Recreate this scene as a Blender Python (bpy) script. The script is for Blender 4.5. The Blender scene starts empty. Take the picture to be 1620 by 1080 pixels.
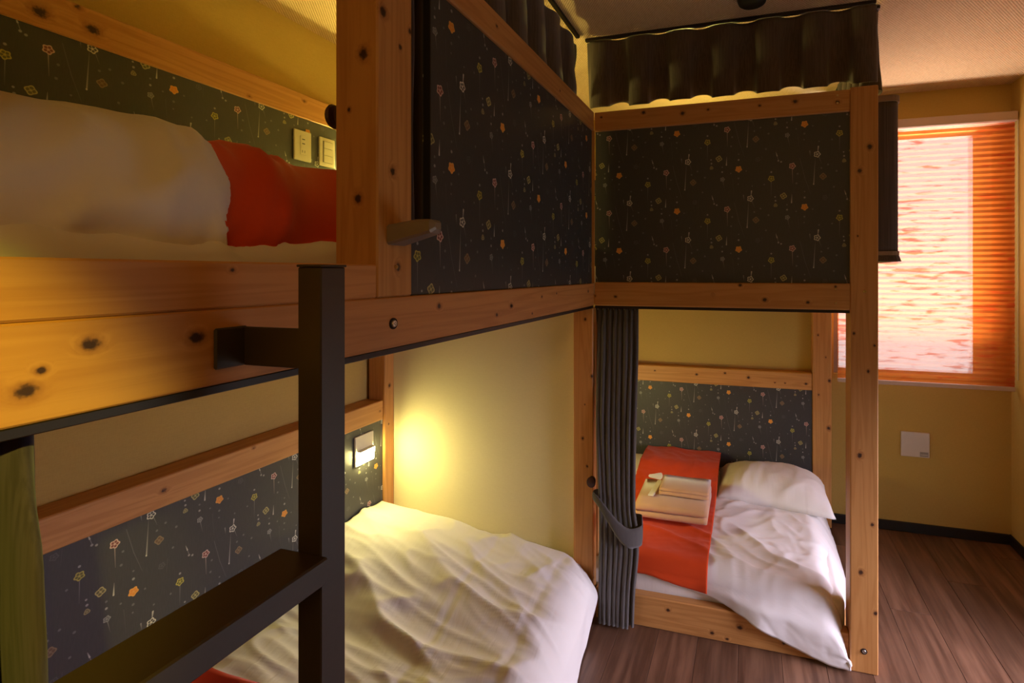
import bpy, bmesh, math, random
from mathutils import Vector, noise, Matrix
random.seed(7)
scene = bpy.context.scene
COL = scene.collection
R = math.radians

# ------------------------------------------------------------------ camera
EYE = 1.392
cam_d = bpy.data.cameras.new('camera')
cam = bpy.data.objects.new('camera', cam_d); COL.objects.link(cam)
cam.location = (0, 0, EYE)
cam.rotation_euler = (R(90), 0, 0.2784)
cam_d.sensor_fit = 'HORIZONTAL'; cam_d.sensor_width = 36
cam_d.lens = 795.93 / 1620 * 36
cam_d.shift_x = -(958.58 - 810) / 1620
cam_d.shift_y = -(540 - 431.17) / 1620
cam_d.clip_start = 0.02
scene.camera = cam

# ------------------------------------------------------------------ world, lights, exposure
w = bpy.data.worlds.new('sky'); scene.world = w; w.use_nodes = True
bg = w.node_tree.nodes['Background']
bg.inputs[0].default_value = (0.86, 0.91, 1.0, 1); bg.inputs[1].default_value = 1.55
scene.view_settings.view_transform = 'Standard'
scene.view_settings.look = 'None'
scene.view_settings.exposure = 0.36
scene.view_settings.gamma = 1.0
scene.view_settings.use_curve_mapping = False
scene.cycles.use_denoising = True
scene.cycles.max_bounces = 8
scene.cycles.diffuse_bounces = 5
scene.cycles.sample_clamp_indirect = 4.0

def area(name, loc, target, sx, sy, power, color, spread=180):
    d = bpy.data.lights.new(name, 'AREA'); d.shape = 'RECTANGLE'
    d.size = sx; d.size_y = sy; d.energy = power; d.color = color; d.spread = R(spread)
    o = bpy.data.objects.new(name, d); COL.objects.link(o)
    o.location = loc
    o.rotation_euler = (Vector(target) - Vector(loc)).to_track_quat('-Z', 'Y').to_euler()
    return o

# daylight outside the blind window: open sky; the low upward one is added to brighten the ceiling
area('window_daylight', (0.83, 3.62, 1.55), (0.83, 2.9, 1.50), 1.3, 1.9, 10, (0.80, 0.90, 1.0))
area('ceiling_fill', (0.85, 3.48, 0.22), (0.80, 2.5, 2.36), 1.1, 0.45, 205, (1.0, 0.86, 0.78))
# added cool light through an unseen side window beside the camera
area('side_fill', (2.7, 1.45, 1.15), (1.29, 1.75, 0.60), 1.8, 1.2, 96, (0.86, 0.74, 1.0), 130)
# unseen area light behind the camera, added as warm fill
area('warm_fill', (0.3, -1.25, 2.25), (0.0, 0.3, 1.2), 0.5, 0.5, 5.5, (1.0, 0.58, 0.16))
# unseen spotlight added to lay a warm patch on the near end of the fascia
sd = bpy.data.lights.new('fascia_spot', 'SPOT'); sd.energy = 100; sd.color = (1.0, 0.84, 0.07)
sd.spot_size = R(22); sd.spot_blend = 0.55; sd.shadow_soft_size = 0.02
so = bpy.data.objects.new('fascia_spot', sd); COL.objects.link(so)
so.location = (0.70, -0.50, 1.95)
so.rotation_euler = (Vector((-0.6, 0.09, 1.21)) - Vector(so.location)).to_track_quat('-Z', 'Y').to_euler()

# ------------------------------------------------------------------ node helpers
def new_mat(name):
    m = bpy.data.materials.new(name); m.use_nodes = True
    nt = m.node_tree; nt.nodes.clear()
    out = nt.nodes.new('ShaderNodeOutputMaterial')
    b = nt.nodes.new('ShaderNodeBsdfPrincipled')
    nt.links.new(b.outputs[0], out.inputs[0])
    return m, nt, b

def setin(nt, node, idx, v):
    if v is None: return
    if hasattr(v, 'is_linked') or isinstance(v, bpy.types.NodeSocket):
        nt.links.new(v, node.inputs[idx])
    else:
        node.inputs[idx].default_value = v

def mth(nt, op, a, b=None, c=None, clamp=False):
    n = nt.nodes.new('ShaderNodeMath'); n.operation = op; n.use_clamp = clamp
    setin(nt, n, 0, a); setin(nt, n, 1, b); setin(nt, n, 2, c)
    return n.outputs[0]

def vmth(nt, op, a, b=None, out=0):
    n = nt.nodes.new('ShaderNodeVectorMath'); n.operation = op
    setin(nt, n, 0, a); setin(nt, n, 1, b)
    return n.outputs[out]

def mapr(nt, v, a, b, c=0.0, d=1.0, smooth=True):
    n = nt.nodes.new('ShaderNodeMapRange'); n.interpolation_type = 'SMOOTHSTEP' if smooth else 'LINEAR'
    setin(nt, n, 0, v); setin(nt, n, 1, a); setin(nt, n, 2, b); setin(nt, n, 3, c); setin(nt, n, 4, d)
    return n.outputs[0]

def mixc(nt, fac, a, b, mode='MIX'):
    n = nt.nodes.new('ShaderNodeMix'); n.data_type = 'RGBA'; n.blend_type = mode
    setin(nt, n, 0, fac); setin(nt, n, 6, a); setin(nt, n, 7, b)
    return n.outputs[2]

def noisetex(nt, vec, scale, detail=3, rough=0.5, dist=0.0):
    n = nt.nodes.new('ShaderNodeTexNoise')
    nt.links.new(vec, n.inputs['Vector'])
    n.inputs['Scale'].default_value = scale; n.inputs['Detail'].default_value = detail
    n.inputs['Roughness'].default_value = rough; n.inputs['Distortion'].default_value = dist
    return n.outputs[0]

def objcoord(nt):
    return nt.nodes.new('ShaderNodeTexCoord').outputs['Object']

def bump(nt, b, height, strength=0.3, dist=0.002):
    n = nt.nodes.new('ShaderNodeBump'); n.inputs['Strength'].default_value = strength
    n.inputs['Distance'].default_value = dist
    nt.links.new(height, n.inputs['Height']); nt.links.new(n.outputs[0], b.inputs['Normal'])

def plain(name, col, rough=0.5, metal=0.0, spec=0.5, var=0.12, scale=40):
    """solid colour with slight procedural variation"""
    m, nt, b = new_mat(name)
    n = noisetex(nt, objcoord(nt), scale, 3)
    c2 = tuple(min(1, c * (1 + var)) for c in col) + (1,)
    c1 = tuple(c * (1 - var) for c in col) + (1,)
    nt.links.new(mixc(nt, n, c1, c2), b.inputs['Base Color'])
    b.inputs['Roughness'].default_value = rough; b.inputs['Metallic'].default_value = metal
    b.inputs['Specular IOR Level'].default_value = spec
    return m

def wood(name, axis, knots=(), tone=1.0, origin=(0, 0, 0), seed=0.0, red=1.0):
    """knotty softwood, grain along axis; knots are (x, y, z, radius) in world metres"""
    m, nt, b = new_mat(name)
    pos = objcoord(nt)
    pos = vmth(nt, 'ADD', pos, tuple(origin))
    kd = None
    k = 2.0
    for (x, y, z, r) in knots:
        inv = [1 / r] * 3; inv['xyz'.index(axis)] = 1 / (r * 1.25)
        d = vmth(nt, 'SUBTRACT', pos, (x, y, z))
        d = vmth(nt, 'MULTIPLY', d, tuple(inv))
        l = vmth(nt, 'LENGTH', d, out=1)
        kd = l if kd is None else mth(nt, 'MINIMUM', kd, l)
    if kd is None:
        kd = mth(nt, 'ADD', 50.0, 0.0)
    sc = [30.0] * 3; sc['xyz'.index(axis)] = 1.3
    gp = vmth(nt, 'MULTIPLY', pos, tuple(sc))
    # grain bends round the knots
    bend = mth(nt, 'MULTIPLY', mapr(nt, kd, 0.0, 2.6, 1.0, 0.0), 0.5)
    cmb = nt.nodes.new('ShaderNodeCombineXYZ')
    for i in range(3):
        if i != 'xyz'.index(axis): nt.links.new(bend, cmb.inputs[i])
    gp = vmth(nt, 'ADD', gp, cmb.outputs[0])
    gp = vmth(nt, 'ADD', gp, (seed * 3.1, seed * 1.7, seed * 2.3))
    n1 = noisetex(nt, gp, 0.55, 2, 0.5, 0.25)
    ring = mth(nt, 'SINE', mth(nt, 'MULTIPLY', n1, 62.0))
    ring = mapr(nt, ring, -0.2, 1.0, 0.0, 1.0)
    n2 = noisetex(nt, gp, 2.6, 4, 0.65)
    n3 = noisetex(nt, pos, 2.2, 2)
    t = tone
    light = (0.60 * t, 0.300 * t / red, 0.092 * t / red, 1); dark = (0.42 * t, 0.175 * t / red, 0.042 * t / red, 1)
    c = mixc(nt, mth(nt, 'MULTIPLY', ring, 0.42), light, dark)
    c = mixc(nt, mapr(nt, n2, 0.42, 0.75, 0.0, 0.55), c, dark)
    c = mixc(nt, mapr(nt, n3, 0.35, 0.7, 0.0, 0.35), c, (0.53 * t, 0.22 * t / red, 0.06 * t / red, 1))
    kn = noisetex(nt, pos, 170.0, 2)
    kk = mth(nt, 'ADD', kd, mth(nt, 'MULTIPLY', mth(nt, 'SUBTRACT', kn, 0.5), 0.9))
    c = mixc(nt, mapr(nt, kk, 0.75, 1.9, 0.5, 0.0), c, (0.26, 0.085, 0.025, 1))
    c = mixc(nt, mapr(nt, kk, 0.45, 1.05, 0.95, 0.0), c, (0.035, 0.014, 0.007, 1))
    nt.links.new(c, b.inputs['Base Color'])
    b.inputs['Roughness'].default_value = 0.48
    b.inputs['Specular IOR Level'].default_value = 0.35
    bump(nt, b, n2, 0.12, 0.001)
    return m

# ------------------------------------------------------------------ wallpaper print (flat pattern, half-drop repeat)
PW, PH = 0.2293, 0.298
def group_flower():
    g = bpy.data.node_groups.new('print_flower', 'ShaderNodeTree')
    I = g.interface
    I.new_socket('P', in_out='INPUT', socket_type='NodeSocketVector')
    I.new_socket('C', in_out='INPUT', socket_type='NodeSocketVector')
    I.new_socket('R', in_out='INPUT', socket_type='NodeSocketFloat')
    I.new_socket('Phase', in_out='INPUT', socket_type='NodeSocketFloat')
    I.new_socket('Fill', in_out='INPUT', socket_type='NodeSocketColor')
    I.new_socket('Line', in_out='INPUT', socket_type='NodeSocketColor')
    I.new_socket('Prev', in_out='INPUT', socket_type='NodeSocketColor')
    I.new_socket('Petals', in_out='INPUT', socket_type='NodeSocketFloat')
    I.new_socket('Col', in_out='OUTPUT', socket_type='NodeSocketColor')
    gi = g.nodes.new('NodeGroupInput'); go = g.nodes.new('NodeGroupOutput')
    o = gi.outputs
    d = vmth(g, 'SUBTRACT', o['P'], o['C'])
    s = g.nodes.new('ShaderNodeSeparateXYZ'); g.links.new(d, s.inputs[0])
    dy = mth(g, 'WRAP', s.outputs[1], PH / 2, -PH / 2)
    l = mth(g, 'SQRT', mth(g, 'ADD', mth(g, 'MULTIPLY', s.outputs[0], s.outputs[0]), mth(g, 'MULTIPLY', dy, dy)))
    an = mth(g, 'ARCTAN2', dy, s.outputs[0])
    cs = mth(g, 'COSINE', mth(g, 'ADD', mth(g, 'MULTIPLY', an, o['Petals']), o['Phase']))
    rr = mth(g, 'DIVIDE', l, mth(g, 'MULTIPLY', o['R'], mth(g, 'ADD', 0.89, mth(g, 'MULTIPLY', cs, 0.11))))
    fill = mapr(g, rr, 0.92, 1.02, 1.0, 0.0)
    inner = mapr(g, rr, 0.66, 0.78, 0.0, 1.0)
    # petal divisions: thin radial lines between petals
    vein = mapr(g, cs, -0.98, -0.72, 1.0, 0.0)
    line = mth(g, 'MAXIMUM', inner, vein)
    ctr = mapr(g, rr, 0.18, 0.30, 1.0, 0.0)
    line = mth(g, 'MAXIMUM', line, ctr)
    c = mixc(g, line, o['Fill'], o['Line'])
    c = mixc(g, fill, o['Prev'], c)
    g.links.new(c, go.inputs[0])
    return g

def group_dot():
    g = bpy.data.node_groups.new('print_dot', 'ShaderNodeTree')
    I = g.interface
    I.new_socket('P', in_out='INPUT', socket_type='NodeSocketVector')
    I.new_socket('C', in_out='INPUT', socket_type='NodeSocketVector')
    I.new_socket('R', in_out='INPUT', socket_type='NodeSocketFloat')
    I.new_socket('Fill', in_out='INPUT', socket_type='NodeSocketColor')
    I.new_socket('Prev', in_out='INPUT', socket_type='NodeSocketColor')
    I.new_socket('Col', in_out='OUTPUT', socket_type='NodeSocketColor')
    gi = g.nodes.new('NodeGroupInput'); go = g.nodes.new('NodeGroupOutput'); o = gi.outputs
    d = vmth(g, 'SUBTRACT', o['P'], o['C'])
    s = g.nodes.new('ShaderNodeSeparateXYZ'); g.links.new(d, s.inputs[0])
    dy = mth(g, 'WRAP', s.outputs[1], PH / 2, -PH / 2)
    l = mth(g, 'SQRT', mth(g, 'ADD', mth(g, 'MULTIPLY', s.outputs[0], s.outputs[0]), mth(g, 'MULTIPLY', dy, dy)))
    rr = mth(g, 'DIVIDE', l, o['R'])
    g.links.new(mixc(g, mapr(g, rr, 0.6, 1.1, 1.0, 0.0), o['Prev'], o['Fill']), go.inputs[0])
    return g

def group_stem():
    """tapering stroke from A to A+D: width W0 at A, W1 at the far end, fading in"""
    g = bpy.data.node_groups.new('print_stem', 'ShaderNodeTree')
    I = g.interface
    for nme in ('P', 'A', 'D'):
        I.new_socket(nme, in_out='INPUT', socket_type='NodeSocketVector')
    for nme in ('W0', 'W1', 'A0', 'A1'):
        I.new_socket(nme, in_out='INPUT', socket_type='NodeSocketFloat')
    I.new_socket('Fill', in_out='INPUT', socket_type='NodeSocketColor')
    I.new_socket('Prev', in_out='INPUT', socket_type='NodeSocketColor')
    I.new_socket('Col', in_out='OUTPUT', socket_type='NodeSocketColor')
    gi = g.nodes.new('NodeGroupInput'); go = g.nodes.new('NodeGroupOutput'); o = gi.outputs
    mid = vmth(g, 'ADD', o['A'], vmth(g, 'MULTIPLY', o['D'], (0.5, 0.5, 0.5)))
    d = vmth(g, 'SUBTRACT', o['P'], mid)
    s = g.nodes.new('ShaderNodeSeparateXYZ'); g.links.new(d, s.inputs[0])
    dy = mth(g, 'WRAP', s.outputs[1], PH / 2, -PH / 2)
    cb = g.nodes.new('ShaderNodeCombineXYZ'); g.links.new(s.outputs[0], cb.inputs[0]); g.links.new(dy, cb.inputs[1])
    q = cb.outputs[0]
    dd = vmth(g, 'DOT_PRODUCT', o['D'], o['D'], out=1)
    t = mth(g, 'ADD', mth(g, 'DIVIDE', vmth(g, 'DOT_PRODUCT', q, o['D'], out=1), dd), 0.5, clamp=True)
    sc = g.nodes.new('ShaderNodeVectorMath'); sc.operation = 'SCALE'
    g.links.new(o['D'], sc.inputs[0]); g.links.new(mth(g, 'SUBTRACT', t, 0.5), sc.inputs['Scale'])
    l = vmth(g, 'LENGTH', vmth(g, 'SUBTRACT', q, sc.outputs[0]), out=1)
    wd = mth(g, 'ADD', o['W0'], mth(g, 'MULTIPLY', t, mth(g, 'SUBTRACT', o['W1'], o['W0'])))
    al = mth(g, 'ADD', o['A0'], mth(g, 'MULTIPLY', t, mth(g, 'SUBTRACT', o['A1'], o['A0'])))
    f = mth(g, 'MULTIPLY', mapr(g, mth(g, 'DIVIDE', l, wd), 0.5, 1.0, 1.0, 0.0), al)
    g.links.new(mixc(g, f, o['Prev'], o['Fill']), go.inputs[0])
    return g

def wallpaper():
    m, nt, b = new_mat('floral_wallpaper')
    GF, GD, GS = group_flower(), group_dot(), group_stem()
    uv = nt.nodes.new('ShaderNodeUVMap'); uv.uv_map = 'UVMap'
    s = nt.nodes.new('ShaderNodeSeparateXYZ'); nt.links.new(uv.outputs[0], s.inputs[0])
    K = 1 / 3057.0
    off = 135 * K
    u = mth(nt, 'ADD', s.outputs[0], off)
    col = mth(nt, 'FLOOR', mth(nt, 'DIVIDE', u, PW))
    lu = mth(nt, 'SUBTRACT', mth(nt, 'SUBTRACT', u, mth(nt, 'MULTIPLY', col, PW)), off)
    lv = mth(nt, 'SUBTRACT', s.outputs[1], mth(nt, 'MULTIPLY', col, PH / 2))
    lv = mth(nt, 'WRAP', lv, PH / 2, -PH / 2)
    cb = nt.nodes.new('ShaderNodeCombineXYZ'); nt.links.new(lu, cb.inputs[0]); nt.links.new(lv, cb.inputs[1])
    P = cb.outputs[0]
    cur = [None]
    base_n = noisetex(nt, vmth(nt, 'MULTIPLY', uv.outputs[0], (300.0, 40.0, 1.0)), 1.0, 2)
    cur[0] = mixc(nt, base_n, (0.040, 0.040, 0.040, 1), (0.058, 0.057, 0.056, 1))
    def xy(x, y):      # photo-zoom offsets -> metres (level the slight tilt)
        return (x * K, -(y + 0.065 * x) * K, 0.0)
    def put(g, **kw):
        n = nt.nodes.new('ShaderNodeGroup'); n.node_tree = g
        nt.links.new(P, n.inputs['P'])
        nt.links.new(cur[0], n.inputs['Prev'])
        for k, v in kw.items(): n.inputs[k].default_value = v
        cur[0] = n.outputs[0]
    def stem(x0, y0, x1, y1, w0, w1, a0, a1, c):
        A = xy(x0, y0); B_ = xy(x1, y1)
        put(GS, A=A, D=(B_[0] - A[0], B_[1] - A[1], 0), W0=w0 * K, W1=w1 * K, A0=a0, A1=a1, Fill=c + (1,))
    def dot(x, y, r, c): put(GD, C=xy(x, y), R=r * K, Fill=c + (1,))
    def flower(x, y, r, fill, line, n=5.0, ph=0.6): put(GF, C=xy(x, y), R=r * K, Fill=fill + (1,), Line=line + (1,), Petals=float(n), Phase=ph)
    gr = (0.30, 0.30, 0.28); wh = (0.55, 0.54, 0.48); fa = (0.14, 0.145, 0.14)
    stem(0, 30, 4, 190, 5, 3, .75, .2, (0.40, 0.33, 0.28))
    stem(78, -85, 130, 130, 4, 4, .5, .55, fa); stem(130, 130, 190, 310, 4, 3, .55, .3, fa)
    stem(236, -95, 220, 200, 2.5, 7, .1, .55, wh); dot(219, 196, 7, wh)
    stem(-4, 310, -8, 405, 3, 8, .2, .9, wh)
    stem(-48, 590, -28, 690, 4, 2, .6, .1, gr)
    stem(480, 590, 478, 760, 4, 3, .5, .1, gr)
    stem(528, 255, 542, 300, 4, 7, .2, .9, wh); stem(542, 300, 556, 345, 4, 4, .5, .4, gr); dot(555, 352, 11, gr)
    stem(268, -215, 262, -160, 9, 4, .9, .5, wh); stem(275, -100, 300, -30, 4, 3, .5, .1, gr)
    stem(180, -165, 186, -110, 7, 3, .7, .1, gr)
    stem(380, 300, 372, 420, 3, 3, .3, .1, fa); stem(60, 560, 75, 760, 3, 3, .35, .1, fa)
    pk = (0.60, 0.42, 0.36)
    flower(0, 0, 38, (0.20, 0.06, 0.05), pk, 5, 0.4)
    flower(127, 450, 40, (0.72, 0.27, 0.03), (0.74, 0.36, 0.07), 5, 1.2)
    flower(-92, 333, 38, (0.13, 0.12, 0.05), (0.42, 0.38, 0.15), 4, 0.9)
    flower(480, 553, 37, (0.13, 0.13, 0.03), (0.46, 0.42, 0.08), 5, 2.2)
    flower(255, -130, 38, (0.08, 0.08, 0.075), (0.62, 0.61, 0.50), 5, 0.2)
    flower(315, 110, 38, (0.15, 0.09, 0.05), (0.24, 0.18, 0.10), 4, 0.3)
    flower(-52, 570, 28, (0.14, 0.145, 0.14), (0.27, 0.28, 0.26), 5, 0.0)
    flower(335, 340, 30, (0.055, 0.056, 0.056), (0.085, 0.086, 0.085), 5, 0.8)
    flower(525, -62, 23, (0.16, 0.15, 0.07), (0.32, 0.29, 0.14), 3, 1.2)
    for x, y, r, c in ((525, -112, 11, gr), (520, -155, 9, gr), (298, 20, 11, fa), (365, -20, 11, fa), (450, 50, 12, fa),
                       (423, 222, 11, fa), (43, 190, 12, fa), (55, 85, 11, fa), (-55, 485, 11, gr), (-55, 430, 10, fa),
                       (127, 345, 12, gr), (127, 280, 9, fa), (125, 555, 12, fa), (122, 620, 8, fa), (480, 480, 11, gr),
                       (405, 620, 10, fa), (275, 640, 9, fa), (-117, -45, 11, gr), (40, 500, 9, fa), (210, 470, 9, fa)):
        dot(x, y, r, c)
    nt.links.new(cur[0], b.inputs['Base Color'])
    b.inputs['Roughness'].default_value = 0.5
    b.inputs['Specular IOR Level'].default_value = 0.45
    return m

# ------------------------------------------------------------------ other materials
def woven_wall(name='woven_yellow_wallcovering', wc1=(0.54, 0.375, 0.10, 1), wc2=(0.59, 0.42, 0.12, 1), wc3=(0.46, 0.31, 0.08, 1), k=1.0):
    m, nt, b = new_mat(name)
    p = objcoord(nt)
    n = noisetex(nt, p, 6, 2)
    f1 = noisetex(nt, vmth(nt, 'MULTIPLY', p, (500, 500, 60)), 1.0, 2)
    f2 = noisetex(nt, vmth(nt, 'MULTIPLY', p, (60, 60, 500)), 1.0, 2)
    f = mth(nt, 'ADD', f1, f2)
    c = mixc(nt, n, wc1, wc2)
    c = mixc(nt, mapr(nt, f, 0.8, 1.25, 0.0, 0.3), c, wc3)
    nt.links.new(c, b.inputs['Base Color']); b.inputs['Roughness'].default_value = 0.8
    b.inputs['Specular IOR Level'].default_value = 0.25
    bump(nt, b, f, 0.25, 0.001)
    return m

def woven_ceiling():
    m, nt, b = new_mat('woven_ceiling_covering')
    p = objcoord(nt)
    wob = vmth(nt, 'ADD', p, vmth(nt, 'MULTIPLY', nt.nodes.new('ShaderNodeTexNoise').outputs[1], (0.0, 0.0, 0.0)))
    s = nt.nodes.new('ShaderNodeSeparateXYZ'); nt.links.new(p, s.inputs[0])
    a = mth(nt, 'SINE', mth(nt, 'MULTIPLY', s.outputs[0], 620.0))
    c = mth(nt, 'SINE', mth(nt, 'MULTIPLY', s.outputs[1], 460.0))
    h = mth(nt, 'MULTIPLY', a, c)
    n = noisetex(nt, vmth(nt, 'MULTIPLY', p, (120, 30, 30)), 1.0, 3)
    h = mth(nt, 'ADD', h, mth(nt, 'MULTIPLY', n, 1.2))
    col = mixc(nt, mapr(nt, h, -0.6, 1.6), (0.52, 0.34, 0.17, 1), (0.80, 0.60, 0.36, 1))
    nt.links.new(col, b.inputs['Base Color']); b.inputs['Roughness'].default_value = 0.75
    bump(nt, b, h, 0.5, 0.003)
    return m

def floor_mat():
    m, nt, b = new_mat('dark_oak_vinyl')
    p = objcoord(nt)
    oi = nt.nodes.new('ShaderNodeObjectInfo')
    rv = nt.nodes.new('ShaderNodeCombineXYZ'); nt.links.new(mth(nt, 'MULTIPLY', oi.outputs['Random'], 40.0), rv.inputs[0])
    nt.links.new(mth(nt, 'MULTIPLY', oi.outputs['Random'], 17.0), rv.inputs[1])
    q = vmth(nt, 'ADD', vmth(nt, 'MULTIPLY', p, (26, 1.8, 20)), rv.outputs[0])
    n = noisetex(nt, q, 1.0, 5, 0.62, 0.3)
    n2 = noisetex(nt, vmth(nt, 'MULTIPLY', p, (3, 2, 2)), 1.0, 2)
    c = mixc(nt, mapr(nt, n, 0.3, 0.72), (0.085, 0.040, 0.022, 1), (0.235, 0.125, 0.072, 1))
    c = mixc(nt, mapr(nt, n2, 0.4, 0.7, 0.0, 0.4), c, (0.10, 0.052, 0.03, 1))
    c = mixc(nt, 1.0, c, mixc(nt, oi.outputs['Random'], (0.8, 0.8, 0.8, 1), (1.15, 1.12, 1.1, 1)), 'MULTIPLY')
    nt.links.new(c, b.inputs['Base Color'])
    b.inputs['Roughness'].default_value = 0.36
    bump(nt, b, n, 0.1, 0.001)
    return m

def fabric(name, col, rough=0.9, stripe=0.0, weave=700, sheen=0.0, var=0.1, axis=0):
    m, nt, b = new_mat(name)
    p = objcoord(nt)
    n = noisetex(nt, p, 9, 3)
    wv = noisetex(nt, p, weave, 2)
    c1 = tuple(c * (1 - var) for c in col) + (1,); c2 = tuple(min(1, c * (1 + var)) for c in col) + (1,)
    c = mixc(nt, n, c1, c2)
    if stripe:
        st = noisetex(nt, vmth(nt, 'MULTIPLY', p, (260, 260, 4)), 1.0, 2)
        c = mixc(nt, mapr(nt, st, 0.35, 0.68, 0.0, stripe), c, tuple(x * 0.45 for x in col) + (1,))
    nt.links.new(c, b.inputs['Base Color']); b.inputs['Roughness'].default_value = rough
    b.inputs['Specular IOR Level'].default_value = 0.2
    b.inputs['Sheen Weight'].default_value = sheen
    bump(nt, b, wv, 0.12, 0.0006)
    return m

def linen(name, col, waxis=(26, 5, 5)):
    m, nt, b = new_mat(name)
    p = objcoord(nt)
    n = noisetex(nt, vmth(nt, 'MULTIPLY', p, waxis), 1.0, 3, 0.5, 0.6)
    n2 = noisetex(nt, p, 900, 1)
    h = mth(nt, 'ADD', n, mth(nt, 'MULTIPLY', n2, 0.03))
    c = mixc(nt, n, tuple(x * 0.96 for x in col) + (1,), col + (1,))
    nt.links.new(c, b.inputs['Base Color']); b.inputs['Roughness'].default_value = 0.75
    b.inputs['Specular IOR Level'].default_value = 0.3
    b.inputs['Sheen Weight'].default_value = 0.15
    bump(nt, b, h, 0.35, 0.008)
    return m

def blind_mat():
    m, nt, b = new_mat('watercolour_shade_fabric')
    out = [n for n in nt.nodes if n.type == 'OUTPUT_MATERIAL'][0]
    p = objcoord(nt)
    q = vmth(nt, 'MULTIPLY', p, (9, 1, 52))
    n = noisetex(nt, q, 1.0, 3, 0.55, 0.4)
    n2 = noisetex(nt, vmth(nt, 'MULTIPLY', p, (2.2, 1, 6)), 1.0, 2)
    f = mth(nt, 'ADD', n, mth(nt, 'MULTIPLY', mth(nt, 'SUBTRACT', n2, 0.5), 0.5))
    fac = mapr(nt, f, 0.50, 0.70)
    c = mixc(nt, fac, (0.74, 0.165, 0.022, 1), (0.58, 0.075, 0.012, 1))
    nt.links.new(c, b.inputs['Base Color']); b.inputs['Roughness'].default_value = 0.9
    tr = nt.nodes.new('ShaderNodeBsdfTranslucent'); nt.links.new(c, tr.inputs[0])
    mx = nt.nodes.new('ShaderNodeMixShader'); mx.inputs[0].default_value = 0.6
    nt.links.new(b.outputs[0], mx.inputs[1]); nt.links.new(tr.outputs[0], mx.inputs[2])
    # open weave: daylight passes straight between the threads, less where the dye is thick
    tp = nt.nodes.new('ShaderNodeBsdfTransparent')
    nt.links.new(mixc(nt, fac, (1.0, 0.97, 0.95, 1), (0.92, 0.60, 0.52, 1)), tp.inputs[0])
    mx2 = nt.nodes.new('ShaderNodeMixShader')
    nt.links.new(mapr(nt, fac, 0.0, 1.0, 0.33, 0.19), mx2.inputs[0])
    nt.links.new(mx.outputs[0], mx2.inputs[1]); nt.links.new(tp.outputs[0], mx2.inputs[2])
    nt.links.new(mx2.outputs[0], out.inputs[0])
    return m

def glass_mat():
    m, nt, b = new_mat('window_glass')
    out = [n for n in nt.nodes if n.type == 'OUTPUT_MATERIAL'][0]
    t = nt.nodes.new('ShaderNodeBsdfTransparent'); t.inputs[0].default_value = (0.95, 0.97, 0.96, 1)
    g = nt.nodes.new('ShaderNodeBsdfGlossy'); g.inputs[1].default_value = 0.02
    
    mx = nt.nodes.new('ShaderNodeMixShader')
    mx.inputs[0].default_value = 0.05; nt.links.new(t.outputs[0], mx.inputs[1]); nt.links.new(g.outputs[0], mx.inputs[2])
    nt.links.new(mx.outputs[0], out.inputs[0]); nt.nodes.remove(b)
    return m

def glow(name, col, strength):
    m, nt, b = new_mat(name)
    b.inputs['Base Color'].default_value = (0.9, 0.85, 0.7, 1)
    b.inputs['Emission Color'].default_value = col + (1,)
    b.inputs['Emission Strength'].default_value = strength
    return m

M = {}
M['wall'] = woven_wall(); M['pale_wall'] = woven_wall('pale_cream_wallcovering', (0.80, 0.72, 0.45, 1), (0.84, 0.76, 0.50, 1), (0.74, 0.66, 0.40, 1)); M['ceiling'] = woven_ceiling(); M['floor'] = floor_mat()
M['paper'] = wallpaper()
M['black_trim'] = plain('black_baseboard_vinyl', (0.012, 0.010, 0.009), 0.5)
M['dark_track'] = plain('dark_brown_aluminium', (0.022, 0.014, 0.011), 0.4, 0.3)
M['ladder'] = plain('dark_brown_powder_coat', (0.046, 0.031, 0.019), 0.42, 0.0, 0.5, 0.08, 200)
M['peg'] = plain('grey_cast_metal', (0.26, 0.21, 0.16), 0.45, 0.3)
M['steel'] = plain('zinc_bolt', (0.55, 0.52, 0.45), 0.3, 0.9)
M['brass'] = plain('brass_screw', (0.60, 0.44, 0.18), 0.35, 0.9)
M['bore_shade'] = plain('bore_shade_disc', (0.02, 0.009, 0.005), 0.9)  # dark disc colour standing in for the shade inside the counterbore
M['walnut'] = plain('dark_walnut_knob', (0.055, 0.020, 0.012), 0.4)
M['plastic'] = plain('cream_plastic', (0.72, 0.66, 0.50), 0.35, 0, 0.5, 0.03)
M['plastic_grey'] = plain('grey_plastic', (0.30, 0.27, 0.20), 0.4, 0, 0.5, 0.03)
M['slot'] = plain('black_slot', (0.006, 0.006, 0.006), 0.6)
M['white_plate'] = plain('white_plastic_plate', (0.66, 0.60, 0.55), 0.4, 0, 0.5, 0.03)
M['sticker'] = plain('grey_sticker', (0.34, 0.30, 0.27), 0.6)
M['lamp'] = glow('warm_lamp_lens', (1.0, 0.85, 0.31), 145.0)
M['lamp_high'] = glow('warm_lamp_lens_full', (1.0, 0.82, 0.20), 380.0)
M['curtain'] = fabric('grey_brown_curtain', (0.100, 0.090, 0.082), 0.85, 0.15, sheen=0.25)
M['curtain_blue'] = fabric('slate_striped_curtain', (0.064, 0.047, 0.080), 0.85, 0.6, sheen=0.2)
M['valance'] = fabric('blackish_brown_curtain', (0.115, 0.088, 0.078), 0.8, 0.5, sheen=0.25)
M['sheet'] = linen('white_cotton', (0.80, 0.765, 0.70))
M['sheet_b'] = linen('white_cotton_duvet', (0.80, 0.77, 0.72), (7, 20, 6))
M['orange'] = fabric('orange_runner_cloth', (0.62, 0.060, 0.006), 0.75, 0, sheen=0.1)
M['towel'] = fabric('peach_terry', (0.62, 0.36, 0.20), 0.95, 0, 260, 0.4)
M['slip'] = plain('white_paper_slip', (0.80, 0.74, 0.62), 0.5)
M['blind'] = blind_mat(); M['glass'] = glass_mat()
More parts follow.
